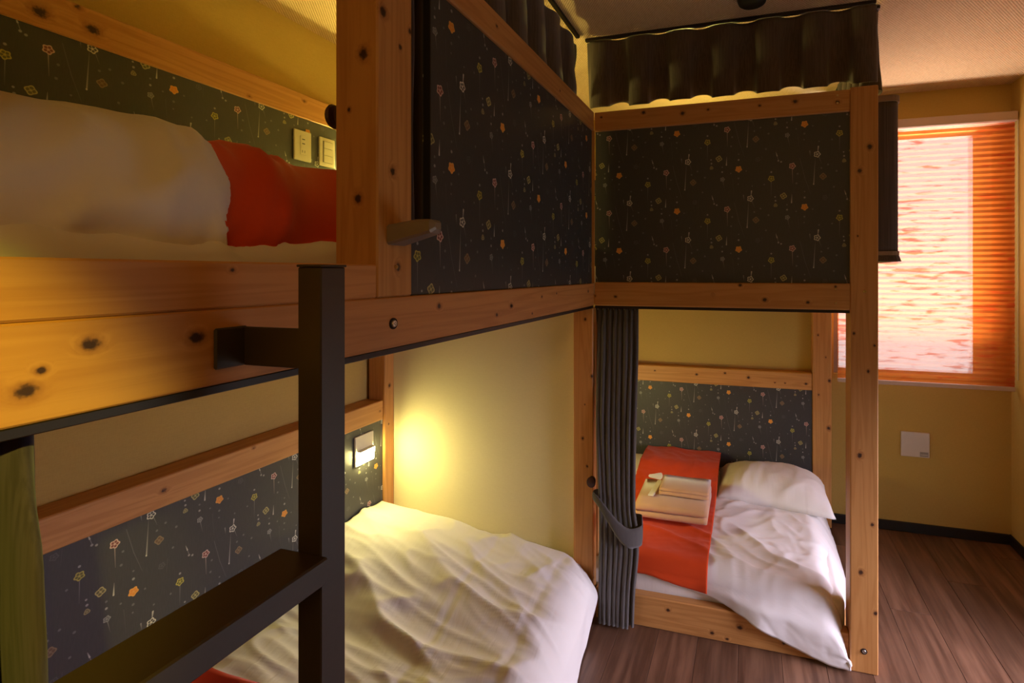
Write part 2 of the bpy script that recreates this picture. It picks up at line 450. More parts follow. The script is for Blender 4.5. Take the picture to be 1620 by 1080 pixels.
M['blind_rail'] = plain('pale_pink_rail', (0.55, 0.42, 0.36), 0.45, 0, 0.5, 0.04)
M['alu'] = plain('grey_window_aluminium', (0.35, 0.34, 0.36), 0.4, 0.5)
M['bead'] = plain('pale_bead_plastic', (0.62, 0.52, 0.44), 0.35)
M['sensor'] = plain('black_fitting', (0.012, 0.013, 0.012), 0.35)
M['tan_tape'] = plain('tan_webbing', (0.30, 0.20, 0.13), 0.7)

# ------------------------------------------------------------------ object helpers
LOC = {}
def setp(o, label=None, cat=None, group=None, kind=None):
    if label: o['label'] = label
    if cat: o['category'] = cat
    if group: o['group'] = group
    if kind: o['kind'] = kind
    return o

def thing(name, loc, label, cat, group=None):
    o = bpy.data.objects.new(name, None); COL.objects.link(o)
    o.empty_display_size = 0.1; o.location = loc
    return setp(o, label, cat, group)

def depth_root(o):
    v = Vector((0, 0, 0))
    while o is not None:
        v += Vector(o.location); o = o.parent
    return v

def emit(name, bm, mat, parent=None, label=None, origin=None, smooth=False):
    """link a bmesh whose coordinates are world metres"""
    me = bpy.data.meshes.new(name)
    if parent is not None: o0 = depth_root(parent); loc = Vector((0, 0, 0))
    else: o0 = Vector(origin or (0, 0, 0)); loc = o0
    for v in bm.verts: v.co -= o0
    bm.to_mesh(me); bm.free()
    me.materials.append(mat)
    if smooth:
        for p in me.polygons: p.use_smooth = True
    o = bpy.data.objects.new(name, me); COL.objects.link(o)
    o.location = loc
    if parent is not None: o.parent = parent
    if label: o['label'] = label
    return o

def box(bm, x0, x1, y0, y1, z0, z1, bev=0.0, seg=1):
    vs = [bm.verts.new((x, y, z)) for x in (x0, x1) for y in (y0, y1) for z in (z0, z1)]
    fs = [(0, 1, 3, 2), (4, 6, 7, 5), (0, 4, 5, 1), (2, 3, 7, 6), (0, 2, 6, 4), (1, 5, 7, 3)]
    faces = [bm.faces.new([vs[i] for i in f]) for f in fs]
    if bev > 0:
        es = list({e for f in faces for e in f.edges})
        bmesh.ops.bevel(bm, geom=es, offset=bev, segments=seg, affect='EDGES', profile=0.5)

def mk(*b, bev=0.0, seg=1):
    bm = bmesh.new(); box(bm, *b, bev=bev, seg=seg); return bm

def bx(name, mat, parent, x0, x1, y0, y1, z0, z1, bev=0.002, label=None, seg=1):
    return emit(name, mk(x0, x1, y0, y1, z0, z1, bev=bev, seg=seg), mat, parent, label)

def cyl(bm, c, axis, r, h, n=20, r2=None):
    """cylinder centred at c, along axis 'x','y','z'"""
    r2 = r if r2 is None else r2
    A = 'xyz'.index(axis)
    def pt(a, rr, t):
        v = [0, 0, 0]; v[A] = t; v[(A + 1) % 3] = rr * math.cos(a); v[(A + 2) % 3] = rr * math.sin(a)
        return bm.verts.new(Vector(c) + Vector(v))
    r0s = [pt(2 * math.pi * i / n, r, -h / 2) for i in range(n)]
    r1s = [pt(2 * math.pi * i / n, r2, h / 2) for i in range(n)]
    for i in range(n):
        j = (i + 1) % n
        bm.faces.new((r0s[i], r0s[j], r1s[j], r1s[i]))
    bm.faces.new(list(reversed(r0s))); bm.faces.new(r1s)

def lathe(bm, c, axis, prof, n=24):
    """prof: list of (radius, offset along axis)"""
    A = 'xyz'.index(axis); rings = []
    for rr, t in prof:
        ring = []
        for i in range(n):
            a = 2 * math.pi * i / n; v = [0, 0, 0]; v[A] = t
            v[(A + 1) % 3] = rr * math.cos(a); v[(A + 2) % 3] = rr * math.sin(a)
            ring.append(bm.verts.new(Vector(c) + Vector(v)))
        rings.append(ring)
    for k in range(len(rings) - 1):
        for i in range(n):
            j = (i + 1) % n
            bm.faces.new((rings[k][i], rings[k][j], rings[k + 1][j], rings[k + 1][i]))
    bm.faces.new(list(reversed(rings[0]))); bm.faces.new(rings[-1])

def prism(bm, pts, ext):
    """polygon pts (list of 3-vectors) extruded by vector ext"""
    a = [bm.verts.new(p) for p in pts]; b_ = [bm.verts.new(Vector(p) + Vector(ext)) for p in pts]
    n = len(pts)
    bm.faces.new(list(reversed(a))); bm.faces.new(b_)
    for i in range(n):
        j = (i + 1) % n
        bm.faces.new((a[i], a[j], b_[j], b_[i]))
    bmesh.ops.recalc_face_normals(bm, faces=bm.faces)

def grid_bm(fn, nu, nv):
    bm = bmesh.new()
    vs = [[bm.verts.new(fn(i / nu, j / nv)) for j in range(nv + 1)] for i in range(nu + 1)]
    for i in range(nu):
        for j in range(nv):
            bm.faces.new((vs[i][j], vs[i + 1][j], vs[i + 1][j + 1], vs[i][j + 1]))
    return bm

def thicken(o, t, off=-1.0):
    md = o.modifiers.new('thickness', 'SOLIDIFY'); md.thickness = t; md.offset = off; return o

def ss(a, b, x):
    t = max(0.0, min(1.0, (x - a) / (b - a))); return t * t * (3 - 2 * t)

def fb(x, y, z=0.0): return noise.noise(Vector((x, y, z)))
def ridge(x, y, z=0.0):
    v = 1 - abs(noise.noise(Vector((x, y, z)))) * 2.2
    return max(0.0, v) ** 2

def wall_uv(o, kind, u0, v0):
    """metric UVs: u along the panel, v up, zero at a chosen motif of the print"""
    me = o.data; uvl = me.uv_layers.new(name='UVMap'); org = depth_root(o)
    for p in me.polygons:
        for li in p.loop_indices:
            c = me.vertices[me.loops[li].vertex_index].co + org
            uvl.data[li].uv = ((c.y if kind == 'A' else c.x) - u0, c.z - v0)

# ------------------------------------------------------------------ room dimensions
XL, XR, YB, YF, H = -1.69, 1.289, 3.05, -1.6, 2.36

# floor with individual planks
bm = mk(XL - 0.05, XR + 0.05, YF - 0.05, YB + 0.05, -0.06, -0.004)
fl = emit('floor', bm, M['black_trim']); fl['kind'] = 'structure'
pw = 0.15; L = 1.22; row = 0
x = XL
while x < XR - 0.01:
    x1 = min(x + pw, XR)
    y = YF - (row * 0.47) % L
    while y < YB - 0.001:
        y0, y1 = max(y, YF), min(y + L, YB)
        if y1 - y0 > 0.02:
            bx('plank', M['floor'], fl, x + 0.0006, x1 - 0.0006, y0 + 0.0006, y1 - 0.0006, -0.004, 0.0, bev=0.0008)
        y += L
    x += pw; row += 1

o = emit('ceiling', mk(XL - 0.05, XR + 0.05, YF - 0.05, YB + 0.05, H, H + 0.06), M['ceiling']); o['kind'] = 'structure'
o = emit('wall_left', mk(XL - 0.06, XL, YF, YB, 0, H), M['wall']); o['kind'] = 'structure'
o = emit('wall_front', mk(XL, XR, YF - 0.06, YF, 0, H), M['wall']); o['kind'] = 'structure'

def holed(name, axis, a0, a1, z0, z1, lo, hi, w0, w1, wz0, wz1):
    bm = bmesh.new()
    def b4(s0, s1, t0, t1):
        if axis == 'x': box(bm, s0, s1, lo, hi, t0, t1)
        else: box(bm, lo, hi, s0, s1, t0, t1)
    b4(a0, w0, z0, z1); b4(w1, a1, z0, z1); b4(w0, w1, z0, wz0); b4(w0, w1, wz1, z1)
    o = emit(name, bm, M['wall']); o['kind'] = 'structure'; return o
WX0, WX1, WZ0, WZ1 = 0.45, 1.20, 0.83, 2.135
holed('wall_back', 'x', XL, XR, 0, H, YB, YB + 0.12, WX0, WX1, WZ0, WZ1)
SY0, SY1, SZ0, SZ1 = 1.00, 2.15, 0.12, 0.92
holed('wall_right', 'y', YF, YB, 0, H, XR, XR + 0.08, SY0, SY1, SZ0, SZ1)
# partition closing the foot of the left bunk
o = emit('wall_partition', mk(XL, -0.69, 1.976, 2.000, 0, 2.04), M['pale_wall']); o['kind'] = 'structure'
o['label'] = 'pale cream woven wall at the end of the left bunks'

# window behind the blind
win = bpy.data.objects.new('window_1', None); COL.objects.link(win); win.location = ((WX0 + WX1) / 2, YB, WZ0); win['kind'] = 'structure'
bm = bmesh.new(); f = 0.07
for b_ in ((WX0, WX0 + 0.03, WZ0, WZ1), (WX1 - f, WX1, WZ0, WZ1), (WX0 + 0.03, WX1 - f, WZ0, WZ0 + 0.03), (WX0 + 0.03, WX1 - f, WZ1 - 0.02, WZ1)):
    box(bm, b_[0], b_[1], YB + 0.03, YB + 0.09, b_[2], b_[3])
emit('frame', bm, M['alu'], win)
bx('glass_pane', M['glass'], win, WX0 + 0.03, WX1 - f, YB + 0.055, YB + 0.061, WZ0 + 0.03, WZ1 - 0.02, bev=0)
# unseen window beside the camera, added to let in the cool side light
win2 = bpy.data.objects.new('added_window', None); COL.objects.link(win2); win2.location = (XR, (SY0 + SY1) / 2, SZ0); win2['kind'] = 'structure'
bm = bmesh.new()
for b_ in ((SY0, SY0 + 0.03, SZ0, SZ1), (SY1 - 0.03, SY1, SZ0, SZ1), (SY0 + 0.03, SY1 - 0.03, SZ0, SZ0 + 0.03), (SY0 + 0.03, SY1 - 0.03, SZ1 - 0.03, SZ1)):
    box(bm, XR + 0.02, XR + 0.06, b_[0], b_[1], b_[2], b_[3])
emit('frame', bm, M['alu'], win2)
bx('glass_pane', M['glass'], win2, XR + 0.035, XR + 0.041, SY0 + 0.03, SY1 - 0.03, SZ0 + 0.03, SZ1 - 0.03, bev=0)

# baseboards
o = emit('baseboard_back', mk(0.430, XR - 0.012, YB - 0.012, YB, 0, 0.052, bev=0.003), M['black_trim']); o['kind'] = 'structure'
o = emit('baseboard_right', mk(XR - 0.012, XR, YF, YB, 0, 0.052, bev=0.003), M['black_trim']); o['kind'] = 'structure'

# ------------------------------------------------------------------ LEFT BUNK BED (A)
XA = -0.60                       # aisle face of the left bunk
bedA = thing('bunk_bed', (-1.1, 1.0, 0), 'knotty pine two-tier bunk bed on the left, with black ladder hung on its side', 'bunk bed')
OA = (-1.1, 1.0, 0)
def W(axis, knots=(), tone=1.0, seed=0.0, org=OA, red=1.0):
    return wood('knotty_pine', axis, knots, tone, org, seed, red)
S = -0.599
fas = [(S, .280, 1.290, .007), (S, .324, 1.324, .007), (S, .419, 1.319, .008), (S, .88, 1.325, .006), (S, 1.198, 1.305, .007),
       (S, 1.12, 1.288, .005), (S, 1.40, 1.320, .004), (S, 1.52, 1.325, .004), (S, 1.85, 1.32, .006), (S, .289, 1.306, .004), (S, 1.33, 1.275, .004), (S, -.1, 1.3, .008)]
bx('lower_fascia_board', W('y', fas, 1.0, 1.0, red=1.06), bedA, XA - 0.045, XA, 0.08, 1.926, 1.2605, 1.349, 0.002)
bx('upper_fascia_board', W('y', [(S, .46, 1.395, .003)], 1.0, 4.0, red=1.06), bedA, XA - 0.045, XA, 0.08, 0.7045, 1.3495, 1.4055, 0.0025)
bx('curtain_track', M['dark_track'], bedA, XA - 0.04, XA - 0.002, 0.08, 1.925, 1.250, 1.2602, 0.001)
pk = [(-.628, .706, 1.762, .010), (-.639, .706, 1.517, .008), (-.658, .706, 1.67, .004), (-.600, .719, 1.836, .009), (-.600, .743, 1.569, .007),
      (-.600, .691, 1.685, .004), (-.600, .763, 1.794, .005), (-.600, .789, 1.835, .005), (-.60, .757, 1.402, .007)]
bx('entry_post', W('z', pk, 0.95, 7.0), bedA, XA - 0.087, XA, 0.705, 0.796, 1.3498, 2.04, 0.003)
bx('top_rail', W('y', [(S, 1.12, 2.0, .005), (S, 1.55, 1.99, .004)], 0.95, 2.0), bedA, XA - 0.060, XA, 0.797, 1.926, 1.960, 2.035, 0.003)
# front panel, notched for the hand-hold beside the post
bm = bmesh.new()
prism(bm, [(XA - 0.008, 0.797, 1.3497), (XA - 0.008, 1.920, 1.3497), (XA - 0.008, 1.920, 1.9595), (XA - 0.008, 0.857, 1.9595), (XA - 0.008, 0.857, 1.470), (XA - 0.008, 0.797, 1.470)], (-0.014, 0, 0))
pnl = emit('wallpaper_panel', bm, M['paper'], bedA); wall_uv(pnl, 'A', 0.8944, 1.764)
bx('edge_strip', M['black_trim'], bedA, XA - 0.020, XA - 0.0045, 0.8565, 0.8595, 1.471, 1.9595, 0.0005, label='black edge strip of the panel')
bx('corner_strip', W('z', (), 0.9, 3.0), bedA, XA - 0.008, XA + 0.003, 1.9195, 1.9262, 1.3497, 1.9595, 0.001)
ck = [(-.638, 1.93, 1.204, .006), (-.649, 1.93, .723, .006), (-.630, 1.93, .612, .005), (-.610, 1.93, .976, .006), (-.64, 1.93, .86, .003)]
bx('corner_post', W('z', ck, 1.05, 9.0), bedA, -0.689, -0.606, 1.929, 1.9755, 0.0, 1.2495, 0.003)
bx('corner_post', W('z', (), 1.0, 9.5), bedA, -0.685, -0.604, 2.0005, 2.03, 0.0, 1.2495, 0.002)
# back rails, back panels, back posts
XP = -1.600
for zr0, zr1, zb, ks, u0, v0, tn in ((1.966, 2.056, 1.30, [(XP, .768, 2.001, .014), (XP, .837, 2.048, .008), (XP, .866, 2.006, .014), (XP, 1.28, 1.978, .006), (XP, 1.494, 2.031, .007)], 0.784, 1.921, 1.0),
                                     (0.728, 0.815, 0.06, [(XP, .817, .829, .010), (XP, 1.027, .775, .008), (XP, 1.295, .805, .005), (XP, 1.893, .771, .006), (XP, 1.6, .79, .005)], 0.914, 0.681, 1.0)):
    bx('back_rail', W('y', ks, tn, zr0), bedA, XL + 0.001, XP + 0.004, 0.16, 1.914, zr0, zr1, 0.003)
    p_ = bx('wallpaper_panel', M['paper'], bedA, XP - 0.014, XP, 0.16, 1.914, zb, zr0 - 0.0005, 0.0)
    wall_uv(p_, 'A', u0, v0)
bx('back_post', W('z', [(-1.588, 1.945, .875, .008), (-1.59, 1.94, .70, .005)], 1.0, 5.0), bedA, -1.676, -1.588, 1.915, 1.9755, 0, 2.04, 0.003)
bx('back_post', W('z', (), 1.0, 6.0), bedA, -1.676, -1.588, 0.081, 0.159, 0, 2.04, 0.003)
bx('front_post', W('z', (), 1.0, 6.5), bedA, -0.733, XA - 0.0455, 0.081, 0.159, 0, 2.04, 0.003)
bx('bed_deck', W('y', (), 0.9, 8.0), bedA, -1.598, XA - 0.046, 0.16, 1.914, 1.2605, 1.299, 0.002)
bx('bed_deck', W('y', (), 0.9, 8.3), bedA, -1.598, -0.70, 0.16, 1.914, 0.02, 0.058, 0.002)
# bolts
def bolt(parent, axis, c, r, name='bolt', ring=True, mat='steel', sgn=1):
    c = Vector(c); A = Vector((0, 0, 0)); A['xyz'.index(axis)] = sgn
    bm = bmesh.new()
    if ring: cyl(bm, c + A * 0.0008, axis, r * 1.6, 0.0016, 20)
    b_ = emit(name, bm, M['bore_shade'], parent) if ring else None
    bm = bmesh.new()
    prof = [(r, -0.001), (r, 0.0015), (r * .85, 0.003), (r * .55, 0.003), (r * .5, 0.0018), (r * .3, 0.0018), (r * .25, 0.003), (0.0005, 0.003)]
    lathe(bm, c + A * (0.0012 if ring else 0.0), axis, [(a, t * sgn) for a, t in prof], 18)
    bmesh.ops.recalc_face_normals(bm, faces=bm.faces)
    if ring:
        emit('bolt_head', bm, M[mat], b_)
    else:
        emit('screw', bm, M[mat], parent)
bolt(bedA, 'x', (XA, .744, 1.303), 0.0062)
bolt(bedA, 'x', (XA, .751, 1.402), 0.0036, ring=False, mat='brass')
bolt(bedA, 'x', (XA, 1.198, 1.305), 0.004, ring=False, mat='walnut')
# step peg on the post
bm = bmesh.new()
n = 14; secs = []
for i in range(n + 1):
    t = i / n; xx = XA + 0.086 * t
    zt = 1.475 + 0.008 * min(1, t * 1.6); zb = 1.440 + 0.021 * t; ya = 0.728 + 0.006 * t; yb = 0.778 - 0.010 * t
    if t > 0.9:
        k_ = math.sqrt(max(0, 1 - ((t - 0.9) / 0.1) ** 2)) * 0.5 + 0.5
        cz, cyy = (zt + zb) / 2, (ya + yb) / 2
        zt, zb = cz + (zt - cz) * k_, cz + (zb - cz) * k_; ya, yb = cyy + (ya - cyy) * k_, cyy + (yb - cyy) * k_
    c_ = 0.004
    secs.append([bm.verts.new(p) for p in ((xx, ya + c_, zb), (xx, ya, zb + c_), (xx, ya, zt - c_), (xx, ya + c_, zt), (xx, yb - c_, zt), (xx, yb, zt - c_), (xx, yb, zb + c_), (xx, yb - c_, zb))])
for i in range(n):
    for j in range(8):
        k = (j + 1) % 8
        bm.faces.new((secs[i][j], secs[i][k], secs[i + 1][k], secs[i + 1][j]))
bm.faces.new(secs[0]); bm.faces.new(secs[-1])
bmesh.ops.recalc_face_normals(bm, faces=bm.faces)
emit('step_peg', bm, M['peg'], bedA, 'tapered grey metal step peg on the entry post')
# curtain tie knobs
def knob(parent, c, axis, sgn):
    bm = bmesh.new()
    lathe(bm, c, axis, [(0.004, 0), (0.004, 0.012 * sgn), (0.017, 0.014 * sgn), (0.019, 0.018 * sgn), (0.017, 0.022 * sgn), (0.006, 0.024 * sgn)], 20)
    bmesh.ops.recalc_face_normals(bm, faces=bm.faces)
    for v in bm.verts: v.co.z = c[2] + (v.co.z - c[2]) * 1.15
    k_ = emit('tieback_knob', bm, M['walnut'], parent, 'dark brown round curtain knob')
    bm = bmesh.new(); lathe(bm, c, axis, [(0.015, 0), (0.0155, 0.004 * sgn), (0.012, 0.007 * sgn)], 20)
    bmesh.ops.recalc_face_normals(bm, faces=bm.faces)
    for v in bm.verts: v.co.z = c[2] + (v.co.z - c[2]) * 1.3
    emit('knob_plate', bm, M['walnut'], k_)
knob(bedA, (-0.6875, .722, 1.667), 'x', -1)
knob(bedA, (-0.608, 1.929, .557), 'y', -1)

# ------------------------------------------------------------------ BACK BUNK BED (B)
YBK = 1.927
bedB = thing('bunk_bed', (-0.1, 2.5, 0), 'knotty pine two-tier bunk bed across the back, beside the window', 'bunk bed')
OB = (-0.1, 2.5, 0)
k1 = [(-.398, YBK, 2.016, .007), (-.246, YBK, 2.000, .008), (-.151, YBK, 2.006, .005), (.035, YBK, 2.004, .005), (.157, YBK, 2.008, .008), (.297, YBK, 1.992, .007), (-.57, YBK, 2.012, .004)]
bx('top_rail', W('x', k1, 0.95, 1.5, OB), bedB, XA + 0.001, 0.3375, YBK, YBK + 0.055, 1.957, 2.034, 0.003)
k2 = [(-.511, YBK, 1.297, .006), (-.034, YBK, 1.346, .006), (.053, YBK, 1.293, .008), (.200, YBK, 1.286, .006), (.291, YBK, 1.343, .004), (-.60, YBK, 1.30, .006)]
bx('lower_rail', W('x', k2, 0.95, 2.5, OB), bedB, XA + 0.001, 0.3375, YBK, YBK + 0.055, 1.2605, 1.354, 0.003)
p_ = bx('wallpaper_panel', M['paper'], bedB, XA + 0.0035, 0.3375, YBK + 0.008, YBK + 0.022, 1.3545, 1.9565, 0.0)
wall_uv(p_, 'B', -0.5398, 1.9267)
bx('curtain_track', M['dark_track'], bedB, XA + 0.002, 0.3375, YBK + 0.004, YBK + 0.040, 1.2495, 1.2602, 0.001)
k3 = [(.400, YBK, 1.828, .009), (.368, YBK, 1.747, .008), (.362, YBK, 1.52, .003), (.368, YBK, .756, .008), (.408, YBK, .52, .006), (.372, YBK, .35, .008), (.418, YBK, .215, .007),
      (.35, YBK, 1.18, .005), (.395, YBK, 1.05, .005), (.415, YBK, 1.14, .004)]
bx('front_post', W('z', k3, 0.95, 3.5, OB), bedB, 0.338, 0.427, YBK, YBK + 0.089, 0.0, 2.041, 0.003)
k4 = [(-.305, 1.945, .082, .007), (-.138, 1.945, .026, .007), (-.082, 1.945, .014, .006), (-.036, 1.945, .066, .009), (.05, 1.945, .09, .006), (.12, 1.945, .04, .007)]
bx('floor_rail', W('x', k4, 1.0, 4.5, OB), bedB, -0.600, 0.3375, 1.945, 1.985, 0.0, 0.120, 0.003)
kb = [(-.546, 2.977, .806, .005), (-.299, 2.977, .797, .007), (-.137, 2.977, .813, .006), (-.007, 2.977, .795, .008), (.136, 2.977, .775, .004), (.190, 2.977, .775, .004), (.299, 2.977, .778, .007)]
for zr0, zr1, zb, ks in ((0.743, 0.835, 0.06, kb), (1.966, 2.056, 1.30, ())):
    bx('back_rail', W('x', ks, 1.0, 5.5 + zr0, OB), bedB, -1.60, 0.331, 2.977, YB - 0.001, zr0, zr1, 0.003)
    p_ = bx('wallpaper_panel', M['paper'], bedB, -1.60, 0.331, 2.980, 2.994, zb, zr0 - 0.0005, 0.0)
    wall_uv(p_, 'B', -0.158, 0.555 + (0 if zr0 < 1 else PH * 4))
bx('back_post', W('z', [(.418, 2.975, .803, .009), (.363, 2.975, .723, .006), (.414, 2.975, .544, .010), (.36, 2.975, 1.05, .006), (.40, 2.975, .93, .005), (.395, 2.975, 1.18, .006)], 1.0, 6.5, OB), bedB,
   0.332, 0.429, 2.972, YB - 0.001, 0, 2.04, 0.003)
bx('side_rail', W('y', (), 1.0, 2.4, OB), bedB, 0.380, 0.426, YBK + 0.090, 2.971, 1.262, 1.354, 0.003)
bx('bed_deck', W('x', (), 0.9, 7.5, OB), bedB, -1.60, 0.378, 2.032, 2.970, 1.2605, 1.299, 0.002)
bx('bed_deck', W('x', (), 0.9, 7.7, OB), bedB, -1.60, 0.375, 2.032, 2.970, 0.015, 0.055, 0.002)
for xx, zz in ((.297, 2.016), (.297, 1.989), (.291, 1.335), (.291, 1.285)):
    bolt(bedB, 'y', (xx, YBK, zz), 0.0036, ring=False, mat='brass', sgn=-1)
bolt(bedB, 'y', (.384, YBK, 1.327), 0.0055, ring=False, mat='brass', sgn=-1)
bolt(bedB, 'y', (.382, YBK, .077), 0.0062, ring=True, mat='steel', sgn=-1)
bm = bmesh.new(); lathe(bm, (-.133, YBK, 1.309), 'y', [(0.0095, 0.0), (0.0095, -0.0012), (0.0078, -0.0012), (0.0078, -0.0004), (0.0005, -0.0004)], 24)
bmesh.ops.recalc_face_normals(bm, faces=bm.faces)
emit('wooden_plug', bm, W('x', (), 0.8, 3.3, OB), bedB)

# ------------------------------------------------------------------ wall plates and lamps
def night_light(axis, u, z0, plane, label, lens='lamp'):
    """bed lamp plate: axis 'A' on a +X facing panel (u = y), 'B' on a -Y facing panel (u = x)"""
    def m3(a, d, z):
        return (plane + d, a, z) if axis == 'A' else (a, plane - d, z) if axis == 'B' else (a, plane + d, z)
    t = thing('bed_lamp', m3(u + 0.053, 0, z0), label, 'lamp', 'small square lamps on the bunk back panels')
    def pbox(nm, mat, a0, a1, d0, d1, z0_, z1_, bev, par):
        p0, p1 = m3(a0, d0, z0_), m3(a1, d1, z1_)
        lo = [min(a, b) for a, b in zip(p0, p1)]; hi = [max(a, b) for a, b in zip(p0, p1)]
        return bx(nm, mat, par, lo[0], hi[0], lo[1], hi[1], lo[2], hi[2], bev)
    pbox('lamp_plate', M['plastic'], u, u + 0.106, 0.0006, 0.010, z0, z0 + 0.126, 0.002, t)
    bm = bmesh.new()
    a0, a1 = u + 0.010, u + 0.096
    dl, dh = (0.0200, 0.0260) if lens == 'lamp' else (0.0280, 0.0112)     # the upper lamps throw their light upwards
    # thin hood on top, glowing wedge below it
    pts = [m3(a0, 0.0101, z0 + 0.0605), m3(a0, dh + 0.001, z0 + 0.0605), m3(a0, dh, z0 + 0.063), m3(a0, 0.0101, z0 + 0.067)]
    prism(bm, pts, Vector(m3(a1, 0, 0)) - Vector(m3(a0, 0, 0)))
    emit('lamp_hood', bm, M['plastic'], t)
    bm = bmesh.new(); e = 0.001
    pts = [m3(a0 + e, 0.0103, z0 + 0.006), m3(a0 + e, dl, z0 + 0.008), m3(a0 + e, dh, z0 + 0.060), m3(a0 + e, 0.0103, z0 + 0.060)]
    prism(bm, pts, Vector(m3(a1 - e, 0, 0)) - Vector(m3(a0 + e, 0, 0)))
    emit('lamp_lens', bm, M[lens], t, 'bright warm glowing lens')
    return t
night_light('A', 1.741, .573, XP, 'glowing square lamp on the back panel of the lower left bunk')
night_light('A', 1.741, 1.80, XP, 'glowing square lamp in the upper left bunk, hidden behind the entry post', 'lamp_high')
night_light('C', -0.86, .60, 2.0305, 'glowing square lamp inside the lower back bunk, hidden behind the gathered curtain')
night_light('B', -0.35, 1.80, 2.980, 'glowing square lamp in the upper back bunk behind the patterned panel', 'lamp_high')

def plate_A(name, y0, y1, z0, z1, label, cat):
    t = thing(name, (XP, (y0 + y1) / 2, z0), label, cat)
    bx('cover_plate', M['plastic'], t, XP + 0.0005, XP + 0.008, y0, y1, z0, z1, 0.003, seg=2)
    return t
t = plate_A('power_outlet', 1.448, 1.522, 1.806, 1.918, 'cream two-slot power outlet on the upper left bunk panel', 'outlet')
yc = 1.485
bx('socket_face', M['plastic'], t, XP + 0.0081, XP + 0.010, yc - .013, yc + .013, 1.828, 1.898, 0.001)
for dz in (1.868, 1.884):
    bx('slot', M['slot'], t, XP + 0.0101, XP + 0.0106, yc - .006, yc + .006, dz, dz + .003, 0)
for dy in (-.006, .004):
    bx('slot', M['plastic_grey'], t, XP + 0.0101, XP + 0.0106, yc + dy, yc + dy + .003, 1.836, 1.845, 0)
t = plate_A('light_switch', 1.560, 1.634, 1.806, 1.918, 'cream three-button light switch beside the power outlet', 'switch')
bx('switch_frame', M['plastic_grey'], t, XP + 0.0081, XP + 0.009, 1.574, 1.621, 1.820, 1.904, 0.0005)
for k in range(3):
    bx('button', M['plastic'], t, XP + 0.0091, XP + 0.012, 1.577, 1.618, 1.8215 + k * .0275, 1.8475 + k * .0275, 0.001)
t = thing('wall_plate', (.85, YB, .407), 'white blank cover plate with grey sticker, low on the wall under the blind', 'plate')
bx('cover_plate', M['white_plate'], t, .783, .919, YB - .012, YB - .0005, .407, .540, 0.004, seg=2)
bx('sticker', M['sticker'], t, .872, .912, YB - .0128, YB - .0122, .413, .437, 0)
bx('sticker_strip', M['white_plate'], t, .876, .908, YB - .0133, YB - .0129, .421, .424, 0)

# ------------------------------------------------------------------ LADDER
lad = thing('bunk_ladder', (-0.49, 0.35, 0), 'dark brown metal ladder with wide steps, hooked on the left bunk', 'ladder')
for y0 in (0.466, 0.140):
    bm = bmesh.new(); box(bm, -0.508, -0.474, y0, y0 + 0.037, 0.004, 1.3985, 0.0015)
    up = emit('upright', bm, M['ladder'], lad)
    bx('end_cap', M['ladder'], up, -0.509, -0.473, y0 - 0.001, y0 + 0.038, 1.3986, 1.4015, 0.0008)
    bx('foot', M['black_trim'], up, -0.510, -0.472, y0 - 0.002, y0 + 0.039, 0.0, 0.0039, 0.001)
    # bracket: plate on the fascia, arm out to the upright
    bm = bmesh.new(); yb = y0 + 0.004
    box(bm, XA + 0.0004, XA + 0.005, yb - 0.034, yb + 0.006, 1.279, 1.327, 0.002)
    box(bm, XA + 0.0051, -0.5081, yb, yb + 0.005, 1.279, 1.326, 0.001)
    br = emit('bracket', bm, M['ladder'], lad)
    bolt_c = (XA + 0.005, yb - 0.020, 1.302)
    bm = bmesh.new(); cyl(bm, (XA + 0.0056, yb - 0.020, 1.302), 'x', 0.003, 0.0015, 12); emit('screw', bm, M['ladder'], br)
for zs in (1.068, 0.80, 0.53, 0.26):
    bm = bmesh.new(); box(bm, -0.532, -0.462, 0.1775, 0.4655, zs - 0.030, zs, 0.002)
    emit('step', bm, M['ladder'], lad)

# ------------------------------------------------------------------ BEDDING
def fold_noise(x, y, amp, sx, sy, seed):
    """soft crumpled folds with crisp creases"""
    q = fb(x * sx * .5 + seed, y * sy * .5, seed) * 0.9
    a = ridge(x * sx + q + seed, y * sy + q * 1.4, seed)
    b_ = ridge(x * sx * 2.1 + 3 + q, y * sy * 1.9 - seed + q, seed + 5)
    c = fb(x * sx * .6, y * sy * .6, seed + 9)
    return amp * (0.75 * a + 0.35 * b_ + 0.6 * c - 0.45)

def cloth_thing(name, bm, mat, label, cat, group=None, thick=0.01, off=-1.0):
    c = Vector((0, 0, 0)); zmin = 9
    for v in bm.verts: c += v.co; zmin = min(zmin, v.co.z)
    c /= len(bm.verts)
    bmesh.ops.recalc_face_normals(bm, faces=bm.faces)
    if sum(f.normal.z * f.calc_area() for f in bm.faces) < 0:
        bmesh.ops.reverse_faces(bm, faces=bm.faces)
    o = emit(name, bm, mat, None, None, (c.x, c.y, zmin), smooth=True)
    if thick: thicken(o, thick, off)
    return setp(o, label, cat, group)

def mattress(x0, x1, y0, y1, z0, z1, label):
    bm = mk(x0, x1, y0, y1, z0, z1, bev=0.025, seg=3)
    o = emit('mattress', bm, M['sheet'], None, None, ((x0 + x1) / 2, (y0 + y1) / 2, z0), smooth=True)
    return setp(o, label, 'mattress')

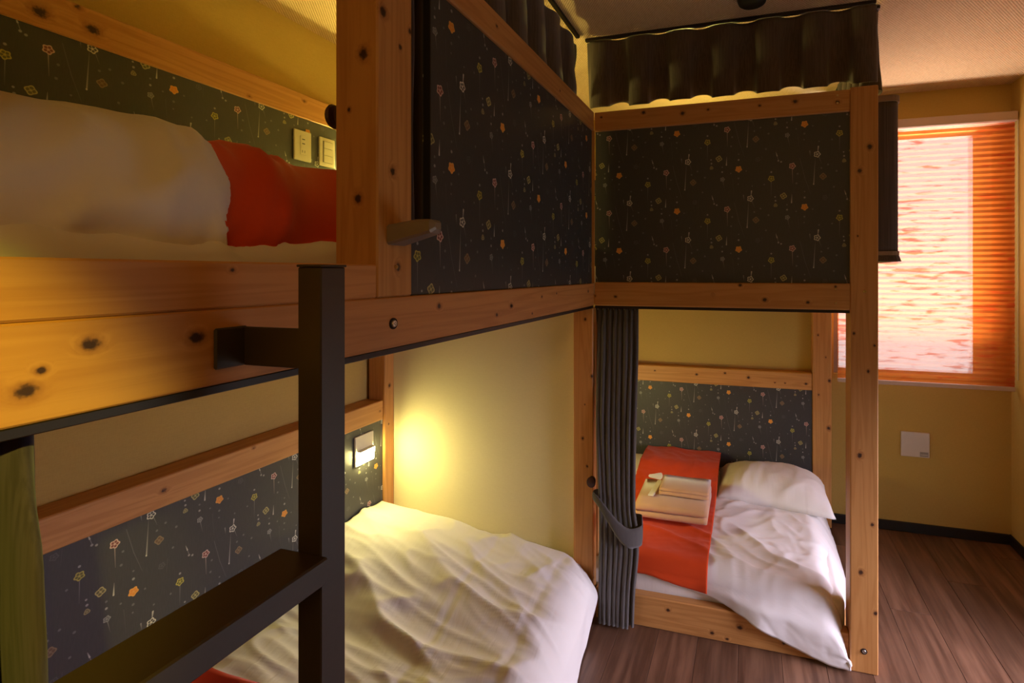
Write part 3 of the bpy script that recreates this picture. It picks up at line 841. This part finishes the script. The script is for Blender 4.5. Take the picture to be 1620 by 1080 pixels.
# --- lower left bunk
mattress(-1.594, -0.70, 0.18, 1.905, 0.059, 0.165, 'white floor mattress under the duvet in the lower left bunk')
def hA(x, y):
    t = (-.6 - x) / .97
    s = ss(1.30, 1.68, y)
    h = .210 + (.058 + .105 * max(0, t) ** .9) * s
    return h
def duvA(u, v, lift=0.0, y0=0.33, y1=1.958):
    # u: 0 at the back panel -> 1 at hem in the aisle ; v along the bed
    flat = 1.00; drop = 0.26; tot = flat + drop
    d = u * tot
    rnd = 0.085
    y = y0 + (y1 - y0) * v
    if d < flat - rnd:
        x = -1.59 + d; z = 0; dr = 0
    else:
        e = d - (flat - rnd); arc = rnd * math.pi / 2
        if e < arc:
            a = e / rnd; x = -1.59 + flat - rnd + rnd * math.sin(a); z = -rnd * (1 - math.cos(a)); dr = 0
        else:
            x = -1.59 + flat; z = -rnd - (e - arc); dr = (e - arc) / (drop - .05)
    if lift == 0 or True:
        y -= (0.26 * max(0, dr) ** 1.1 + .065 * ss(-.72, -.60, x)) * ss(0.5, 1.0, v)
    f = fold_noise(x, y + z * .6 + .18 * x, 0.036, 1.3, 5.2, 1.3) * (1 - .5 * ss(1.35, 1.8, y))
    f2 = fold_noise(x + z * .3, y + .25 * x, 0.012, 2.4, 10.0, 7.3)
    seam = 0.003 * (math.exp(-((x + .98 + .02 * fb(y * 3, 1)) / .013) ** 2) + .8 * math.exp(-((x + .70) / .013) ** 2))
    base = hA(min(x, -.6), y)
    endf = ss(1.0, 0.93, v) if y1 > 1.9 else 1.0
    xx = x + max(0, dr) * 0.018 * math.sin(y * 17) + max(0, min(1, -z / .1)) * (0.012 * fb(y * 6, z * 4) + .02)
    zz = base + z + (f + f2) * (1 - .6 * min(1, -z / .1)) - seam + lift
    zz -= .06 * (1 - endf) ** 2
    if dr > 0: zz = max(zz, .012)
    if dr > 0 : xx += .0
    return Vector((xx + lift * .8, y, zz))
bm = grid_bm(lambda u, v: duvA(u, v), 150, 220)
cloth_thing('duvet', bm, M['sheet'], 'crumpled white duvet spilling over the edge of the lower left bunk', 'duvet', thick=0.008)
bm = grid_bm(lambda u, v: duvA(u, v, 0.009, 0.62, 1.10), 120, 50)
cloth_thing('bed_runner', bm, M['orange'], 'orange bed runner across the lower left bunk, seen behind the ladder step', 'bed runner', 'orange bed runners', thick=0.004, off=1.0)

# --- upper left bunk
def mA(u, v):
    # mattress cover with rumpled front edge
    flat = .895; rnd = .03; y = 0.17 + (1.90 - .17) * v
    d = u * (flat + .13)
    if d < flat - rnd: x = -1.592 + d; z = 0
    else:
        e = d - flat + rnd; arc = rnd * math.pi / 2
        if e < arc: a = e / rnd; x = -1.592 + flat - rnd + rnd * math.sin(a); z = -rnd * (1 - math.cos(a))
        else: x = -1.592 + flat; z = -rnd - (e - arc)
    f = fold_noise(x, y * 1.0 + z, .014, 3, 6, 2.2)
    return Vector((x + min(0, f) * .6 - .004, y, max(1.3025, 1.443 + z + f * (.9 if z > -.05 else .2))))
bm = grid_bm(mA, 60, 140)
o = cloth_thing('mattress', bm, M['sheet'], 'white sheeted mattress with rumpled edge in the upper left bunk', 'mattress', thick=0.006)
def duvU(u, v, lift=0.0, y0=0.18, y1=1.90):
    y = y0 + (y1 - y0) * v
    flat = .885; rx = .19; hz = .162
    d = u * (flat + .05); arc = .23
    if d < flat - arc: x = -1.585 + d; z = 0; k = 0
    else:
        k = min(1.0, (d - (flat - arc)) / (arc + .05)); a = k * (math.pi / 2 + .35)
        x = -1.585 + (flat - arc) + rx * math.sin(a); z = -hz * (1 - math.cos(a)) * .98
    yb_ = .556 + .36 * max(0, -.70 - x) - .022 * ss(-.10, -.16, z)
    over = ss(.012, -.018, y - yb_) if lift == 0 else 0
    f = fold_noise(x * .8 + z, y - .5 * z, .034, 3.0, 4.5, 4.1) + fold_noise(x + z, y - .8 * z, .020, 5, 7, 2.5)
    f *= (.35 + .9 * ss(0, .4, k)) * ss(1.05, .8, k)
    bul = lift + .017 * over
    nx = math.sin(min(1.5, k * 1.6)); nz = math.cos(min(1.5, k * 1.6))
    amp = f
    return Vector((x + nx * (bul + amp * .8), y, 1.604 + z + nz * bul + amp * nz))
bm = grid_bm(lambda u, v: duvU(u, v), 110, 200)
cloth_thing('duvet', bm, M['sheet'], 'thick white duvet folded on the upper left bunk', 'duvet', thick=0.008)
bm = grid_bm(lambda u, v: duvU(u, v, .010, .495, 1.02), 100, 60)
cloth_thing('bed_runner', bm, M['orange'], 'deep red-orange bed runner on the upper left bunk beside the entry post', 'bed runner', 'orange bed runners', thick=0.003, off=1.0)

# --- lower back bunk
mattress(-1.58, 0.335, 1.990, 2.968, 0.056, 0.205, 'white mattress on the floor of the lower back bunk')
def pil(x, y, cx, cy, hx, hy, T):
    a, b_ = abs((x - cx) / hx), abs((y - cy) / hy)
    if a >= 1 or b_ >= 1: return None
    return T * ((1 - a ** 3.2) * (1 - b_ ** 2.6)) ** .55
P1 = (-.68, 2.775, .36, .195, .075); P2 = (.108, 2.733, .274, .198, .130)
def hB(x, y):
    return .245 + .022 * ss(2.0, 2.6, y) - .012 * ss(2.55, 2.7, y)
def duvB(u, v, lift=0.0, x0=-1.55, x1=.372, yback=2.955, wr=1.0, runner=False):
    # u 0 back -> 1 front hem; v 0 left -> 1 right
    x = x0 + (x1 - x0) * v
    rnd = .06; yfr = 1.992
    out = ss(-.22, .06, x)                 # hem swings out over the floor rail on the right
    hem = .185 - .03 * ss(-.45, -.17, x) - .135 * ss(-.17, .30, x)
    L1 = yback - yfr - rnd; arc = rnd * math.pi / 2
    L2 = max(.01, .25 - rnd - hem)
    tot = L1 + arc + L2; d = u * tot
    zz = 0; y = yback - d; fr = 0
    if d > L1:
        e = d - L1
        if e < arc:
            a = e / rnd; y = yfr + rnd - rnd * math.sin(a); zz = -rnd * (1 - math.cos(a)); fr = a / 1.57 * .3
        else:
            y = yfr; zz = -rnd - (e - arc); fr = .3 + .7 * (e - arc) / L2
    y -= out * .068 * ss(.0, .6, fr) + fr * .004
    base = hB(x, max(y, 2.0))
    f = fold_noise(x * .9 + .3 * y, y + zz, .016 * wr, 2.6, 4.2, 3.7) + fold_noise(x, y - zz, .006 * wr, 7, 9, 6.1)
    # sideways sag at the right end
    side = ss(.24, .372, x) if not runner else 0
    lin = max(0, min(1, (x - .24) / .132)) if not runner else 0
    zdrop = -.19 * lin ** 2.2 * ss(1.0, .2, fr)
    xw = x - .034 * lin ** 3 * ss(2.3, 2.02, y) + .028 * lin ** 2 * ss(2.1, 2.4, y)
    z = base + zz + f * (1 - .5 * fr) + zdrop
    yy = y + min(0.0, f - .006) * .8 * fr
    if runner:
        z += .092 * ss(2.50, 2.80, y)
    return Vector((xw, yy - lift * .8 * min(1, fr * 2), max(z, .010) + lift))
bm = grid_bm(lambda u, v: duvB(u, v), 150, 240)
cloth_thing('duvet', bm, M['sheet_b'], 'white duvet with slack front hem on the lower back bunk', 'duvet', thick=0.007)
bm = grid_bm(lambda u, v: duvB(u, v, .010, -.585, -.158, 2.965, .7, True), 130, 60)
cloth_thing('bed_runner', bm, M['orange'], 'bright orange bed runner under the folded towels on the lower back bunk', 'bed runner', 'orange bed runners', thick=0.003, off=1.0)
def pillow(P_, label):
    cx, cy, hx, hy, T = P_
    bm = bmesh.new(); n = 44
    def zf(i, j, sgn):
        a = -1 + 2 * i / n; b_ = -1 + 2 * j / n
        t = T * (max(0, (1 - abs(a) ** 3.2)) * max(0, (1 - abs(b_) ** 2.6))) ** .55
        x = cx + hx * a * (1 - .05 * (1 - abs(b_)) ** 1.0 * abs(a)); y = cy + hy * b_ * (1 - .06 * (1 - abs(a)) * abs(b_)) - (.13 * (x - cx) if cx > 0 else 0)
        if sgn > 0:
            w_ = fold_noise(x * 1.5, y, .012, 4, 6, cx * 7) * min(1, t / .04)
            return Vector((x, y, .262 + t + w_))
        return Vector((x, y, .262 - .004 * (1 - a * a) * (1 - b_ * b_)))
    top = [[bm.verts.new(zf(i, j, 1)) for j in range(n + 1)] for i in range(n + 1)]
    bot = [[top[i][j] if i in (0, n) or j in (0, n) else bm.verts.new(zf(i, j, -1)) for j in range(n + 1)] for i in range(n + 1)]
    for i in range(n):
        for j in range(n):
            bm.faces.new((top[i][j], top[i + 1][j], top[i + 1][j + 1], top[i][j + 1]))
            try: bm.faces.new((bot[i][j], bot[i][j + 1], bot[i + 1][j + 1], bot[i + 1][j]))
            except ValueError: pass
    o = emit('pillow', bm, M['sheet'], None, None, (cx, cy, .258), smooth=True)
    return setp(o, label, 'pillow', 'white pillows along the back of the lower back bunk')
pillow(P1, 'white pillow mostly under the orange runner, beside the gathered curtain')
pillow(P2, 'plump white pillow at the right end of the lower back bunk')

# towels: folded layers with a rounded front edge
def towel(x0, x1, y0, y1, z0, layers, lt, slope, label, rot, name):
    t = thing(name, ((x0 + x1) / 2, (y0 + y1) / 2, z0), label, 'towel')
    for k in range(layers):
        prof = []; n = 8; zc = z0 + lt * (k + .5); r = lt * .5
        for i in range(n + 1):
            a = -math.pi / 2 - math.pi * i / n
            prof.append((y0 + r + r * 1.3 * math.cos(a) + .004 * k, zc + r * math.sin(a)))
        prof += [(y1, zc + r), (y1 + .003, zc), (y1, zc - r)]
        m_ = 24
        def fn(u, v):
            pass
        bm = bmesh.new(); rows = []
        for i in range(m_ + 1):
            xx = x0 + (x1 - x0) * i / m_
            e = min(1, min(i, m_ - i) / 1.5); e = .75 + .25 * e
            rows.append([bm.verts.new((xx + .002 * fb(p[0] * 40, k), p[0] + .004 * fb(xx * 14, k * 3, p[1] * 30), zc + (p[1] - zc) * e + .0025 * fb(xx * 12, p[0] * 12, k) + slope * (p[0] - y0))) for p in prof])
        for i in range(m_):
            for j in range(len(prof)):
                q = (j + 1) % len(prof)
                bm.faces.new((rows[i][j], rows[i][q], rows[i + 1][q], rows[i + 1][j]))
        bm.faces.new(rows[0]); bm.faces.new(list(reversed(rows[-1])))
        bmesh.ops.recalc_face_normals(bm, faces=bm.faces)
        emit('folded_layer', bm, M['towel'], t, smooth=True)
    t.rotation_euler = (0, 0, rot)
    return t
towel(-.505, -.180, 2.235, 2.500, .281, 2, .030, .05, 'peach bath towel folded flat on the orange runner', 0.0, 'bath_towel')
towel(-.410, -.180, 2.335, 2.480, .350, 2, .017, .05, 'smaller peach towel folded on top of the bath towel', 0.0, 'hand_towel')
bm = bmesh.new(); box(bm, -.448, -.421, 2.31, 2.47, .3475, .3545, 0.002)
for v in bm.verts: v.co.z += .05 * (v.co.y - 2.235); v.co.x += .12 * (v.co.y - 2.39)
o = emit('amenity_pack', bm, M['slip'], None, None, (-.434, 2.39, .3475)); setp(o, 'narrow white packet lying on the bath towel beside the smaller towel', 'packet')

# upper back bunk bedding (hidden behind the panel except through gaps)
mattress(-1.58, 0.330, 2.036, 2.965, 1.2995, 1.42, 'white mattress in the upper back bunk behind the patterned panel')

# ------------------------------------------------------------------ CURTAINS
# tied curtain of the lower back bunk
def tied(u, v):
    z = 1.2485 - 1.235 * v
    n = 8.0
    head = ss(0.0, .07, v)
    # width of the bundle by height
    xl = -.600 + .020 * ss(.3, .65, v) - .002 * ss(.75, 1, v)
    xr = -.424 - .004 * ss(0, .6, v) + .014 * ss(.62, .72, v) * ss(.9, .75, v) - .006 * ss(.85, 1, v)
    t = u + .012 * math.sin(2 * math.pi * 3 * u)
    x = xl + (xr - xl) * t
    amp = (.006 + .013 * head) * (1 - .35 * math.exp(-((v - .67) / .07) ** 2))
    ph = 2 * math.pi * n * u
    s_ = math.sin(ph); s_ = math.copysign(abs(s_) ** .7, s_)
    if u > .86: amp *= .35
    yc = 1.952 - .040 * ss(.05, .6, v)
    y = yc + amp * s_ + .004 * fb(u * 6, v * 4)
    x += .006 * math.cos(ph) * head * (1 if u < .86 else 0)
    return Vector((x, y, z))
cu = thing('curtain', (-.51, 1.93, 0), 'grey-brown pleated curtain tied back at the lower back bunk', 'curtain')
bm = grid_bm(tied, 200, 70)
o = emit('curtain_cloth', bm, M['curtain'], cu, smooth=True); thicken(o, .002, 0)
# tie band
def band(u, v):
    a = 2 * math.pi * u
    cx_, cy_ = -.500, 1.912
    x = cx_ + .098 * math.cos(a) - (.0 if math.cos(a) > 0 else 0.0)
    y = cy_ + .043 * math.sin(a)
    t = (x - (-.598)) / .196
    zc = .515 - .135 * ss(0, .85, t) + .012 * t * t
    if math.sin(a) > 0: zc += .035 * t
    hgt = .030 + .045 * ss(0, .8, t)
    out = .003 * math.sin(math.pi * v)
    return Vector((x + out * math.cos(a), y + out * math.sin(a), zc - hgt * (v - .3)))
bm = grid_bm(band, 64, 6)
o = emit('tie_band', bm, M['curtain'], cu, smooth=True); thicken(o, .003, 0)
for i in range(8):
    xx = -.592 + .022 * i
    bm = bmesh.new(); lathe(bm, (xx, 1.952, 1.2475), 'z', [(.0015, -.006), (.0015, .002)], 8)
    emit('glider', bm, M['steel'], cu)

# bunched curtain at the near end of the lower left bunk
def near(u, v):
    z = 1.2485 - 1.23 * v
    y = .175 + .127 * u - .006 * ss(0, .3, v) * u
    ph = 2 * math.pi * 4.5 * u
    amp = .006 + .019 * ss(.02, .1, v)
    x = -.640 + amp * math.sin(ph) + .004 * fb(u * 5, v * 6) + .006 * math.sin(v * 9) * u
    y += .006 * math.sin(v * 14 + u * 5) * ss(0, .2, v)
    return Vector((x, y, z))
cu = thing('curtain', (-.632, .23, 0), 'slate grey striped curtain bunched at the near end of the lower left bunk', 'curtain')
bm = grid_bm(near, 110, 60)
o = emit('curtain_cloth', bm, M['curtain_blue'], cu, smooth=True); thicken(o, .003, 0)

# dark curtain gathered behind the hand-hold slot of the upper left bunk
def slotc(u, v):
    z = 1.957 - .50 * v
    y = .800 + .085 * u
    x = -.643 + .012 * math.sin(2 * math.pi * 2.5 * u + .6) + .002 * math.sin(v * 8)
    return Vector((x, y, z))
cu = thing('curtain', (-.64, .84, 1.44), 'narrow dark gathered curtain in the slot beside the entry post', 'curtain')
bm = grid_bm(slotc, 60, 30)
o = emit('curtain_cloth', bm, M['valance'], cu, smooth=True); thicken(o, .002, 0)

# short valances under the ceiling
def valance(name, p0, p1, npl, ztop, zbot, label, out, seed):
    p0, p1 = Vector(p0), Vector(p1); d = (p1 - p0); ln = d.length; dn = d.normalized(); nn = Vector(out)
    def fn(u, v):
        ph = u * npl - .38; fr = ph - math.floor(ph)
        # wide flats with narrow tucks, opening towards the hem
        tuck = math.exp(-((fr - .5) / .16) ** 2)
        a = .012 + .026 * v ** 1.3
        off_ = a * (math.cos(2 * math.pi * fr) * .6 - tuck * .55)
        off_ += .006 * fb(u * 9 + seed, v * 3)
        sl = .020 * math.sin(4 * math.pi * fr) * (.4 + .6 * v)
        hem = (.034 * math.exp(-((fr - .5) / .20) ** 2) - .004 + .005 * fb(u * 7, seed)) * v ** 2
        p = p0 + dn * (u * ln + sl * .5) + nn * off_
        return Vector((p.x, p.y, ztop + (zbot - ztop) * v + hem * (1 if abs(nn.y) > .5 else .5)))
    bm = grid_bm(fn, int(npl * 36), 26)
    t = thing(name, tuple((p0 + p1) / 2 + Vector((0, 0, zbot))), label, 'curtain')
    o = emit('curtain_cloth', bm, M['valance'], t, smooth=True); thicken(o, .003, 0)
    # ceiling track
    lo = [min(p0[i], p1[i]) - (.008 if abs(nn[i]) > .5 else 0) for i in (0, 1)]; hi = [max(p0[i], p1[i]) + (.008 if abs(nn[i]) > .5 else 0) for i in (0, 1)]
    bx('ceiling_track', M['dark_track'], t, lo[0], hi[0], lo[1], hi[1], H - .012, H - .0005, .001)
    return t
valance('valance_curtain', (-.655, 1.985, 0), (.432, 1.985, 0), 6.6, 2.345, 2.068, 'short dark valance along the ceiling over the back bunk front', (0, -1, 0), 1.0)
valance('valance_curtain', (-.675, .45, 0), (-.675, 1.945, 0), 10, 2.325, 2.075, 'short dark valance along the ceiling over the left bunk front', (1, 0, 0), 2.0)
valance('valance_curtain', (.446, 2.02, 0), (.446, 2.95, 0), 6, 2.345, 2.060, 'short dark valance turning the corner over the window end of the back bunk', (1, 0, 0), 3.0)

# dark curtain panel on a curved pale rail at the window end of the upper back bunk
def rail_xy(s):
    # s along: out from the post, round the corner, back along the bunk end
    a = .052; r = .026; q = math.pi / 2 * r
    if s < a: return (.430 + s, 1.990, 0.0)
    s -= a
    if s < q:
        t = s / r; return (.430 + a + r * math.sin(t), 1.990 + r * (1 - math.cos(t)), t)
    s -= q
    return (.430 + a + r, 1.990 + r + s, math.pi / 2)
LT = .052 + math.pi / 2 * .026 + .55
cu = thing('curtain', (.48, 2.2, 1.43), 'dark curtain on a curved pale rail at the window end of the back bunk', 'curtain')
def sidec(u, v):
    x, y, t = rail_xy(u * LT)
    nx, ny = math.sin(t), -math.cos(t)
    z = 1.998 - .535 * v
    o_ = .0015 * math.sin(u * 40) + .004 * v * fb(u * 8, 2)
    return Vector((x + nx * o_, y + ny * o_, z))
bm = grid_bm(sidec, 90, 20)
o = emit('curtain_cloth', bm, M['valance'], cu, smooth=True); thicken(o, .004, 0)
def railb(z0, z1, dx, fl=0.0):
    bm = bmesh.new(); prev = None; N = 60
    for i in range(N + 1):
        x, y, t = rail_xy(LT * i / N); nx, ny = math.sin(t), -math.cos(t)
        q = [bm.verts.new((x + nx * (dx + fl), y + ny * (dx + fl), z0)), bm.verts.new((x + nx * dx, y + ny * dx, z1)),
             bm.verts.new((x - nx * dx, y - ny * dx, z1)), bm.verts.new((x - nx * dx, y - ny * dx, z0))]
        if prev:
            for j in range(4):
                k = (j + 1) % 4
                bm.faces.new((prev[j], prev[k], q[k], q[j]))
        else: bm.faces.new(q)
        prev = q
    bm.faces.new(list(reversed(prev))); bmesh.ops.recalc_face_normals(bm, faces=bm.faces)
    return bm
emit('curved_rail', railb(1.999, 2.020, .006), M['tan_tape'], cu, 'pale curved rail')
emit('hem_band', railb(1.4545, 1.468, .005), M['tan_tape'], cu)
emit('hem_flap', railb(1.432, 1.454, .004, .008), M['valance'], cu)

# ------------------------------------------------------------------ BLIND
bl = thing('window_blind', (.87, 2.99, .80), 'orange watercolour pleated shade glowing in the window', 'blind')
bx('head_rail', M['blind_rail'], bl, .455, 1.284, 2.965, 3.0495, 2.150, 2.198, .004)
bx('bottom_rail', M['blind_rail'], bl, .461, 1.277, 2.975, 3.002, .798, .818, .003)
npl = 47
zt, zb_ = 2.1495, .8185
bm = bmesh.new(); rows = []
for k in range(npl * 2 + 1):
    z = zt + (zb_ - zt) * k / (npl * 2); y = 2.984 if k % 2 else 2.989
    rows.append((bm.verts.new((.461, y, z)), bm.verts.new((1.277, y, z))))
for k in range(npl * 2): bm.faces.new((rows[k][0], rows[k][1], rows[k + 1][1], rows[k + 1][0]))
emit('pleated_cloth', bm, M['blind'], bl)
bm = bmesh.new()
z = 2.15
while z > .86:
    bmesh.ops.create_icosphere(bm, subdivisions=1, radius=.0028, matrix=Matrix.Translation((1.2835, 2.970, z))); z -= .0062
emit('bead_chain', bm, M['bead'], bl, smooth=True)

# ------------------------------------------------------------------ ceiling fitting
bm = bmesh.new()
lathe(bm, (.008, 1.835, H - .0003), 'z', [(.052, 0), (.052, -.010), (.046, -.024), (.030, -.032), (.002, -.033)], 32)
bmesh.ops.recalc_face_normals(bm, faces=bm.faces)
o = emit('ceiling_fitting', bm, M['sensor'], None, None, (.008, 1.835, H), smooth=True)
setp(o, 'small round black fitting on the ceiling near the curtain corner', 'fitting')
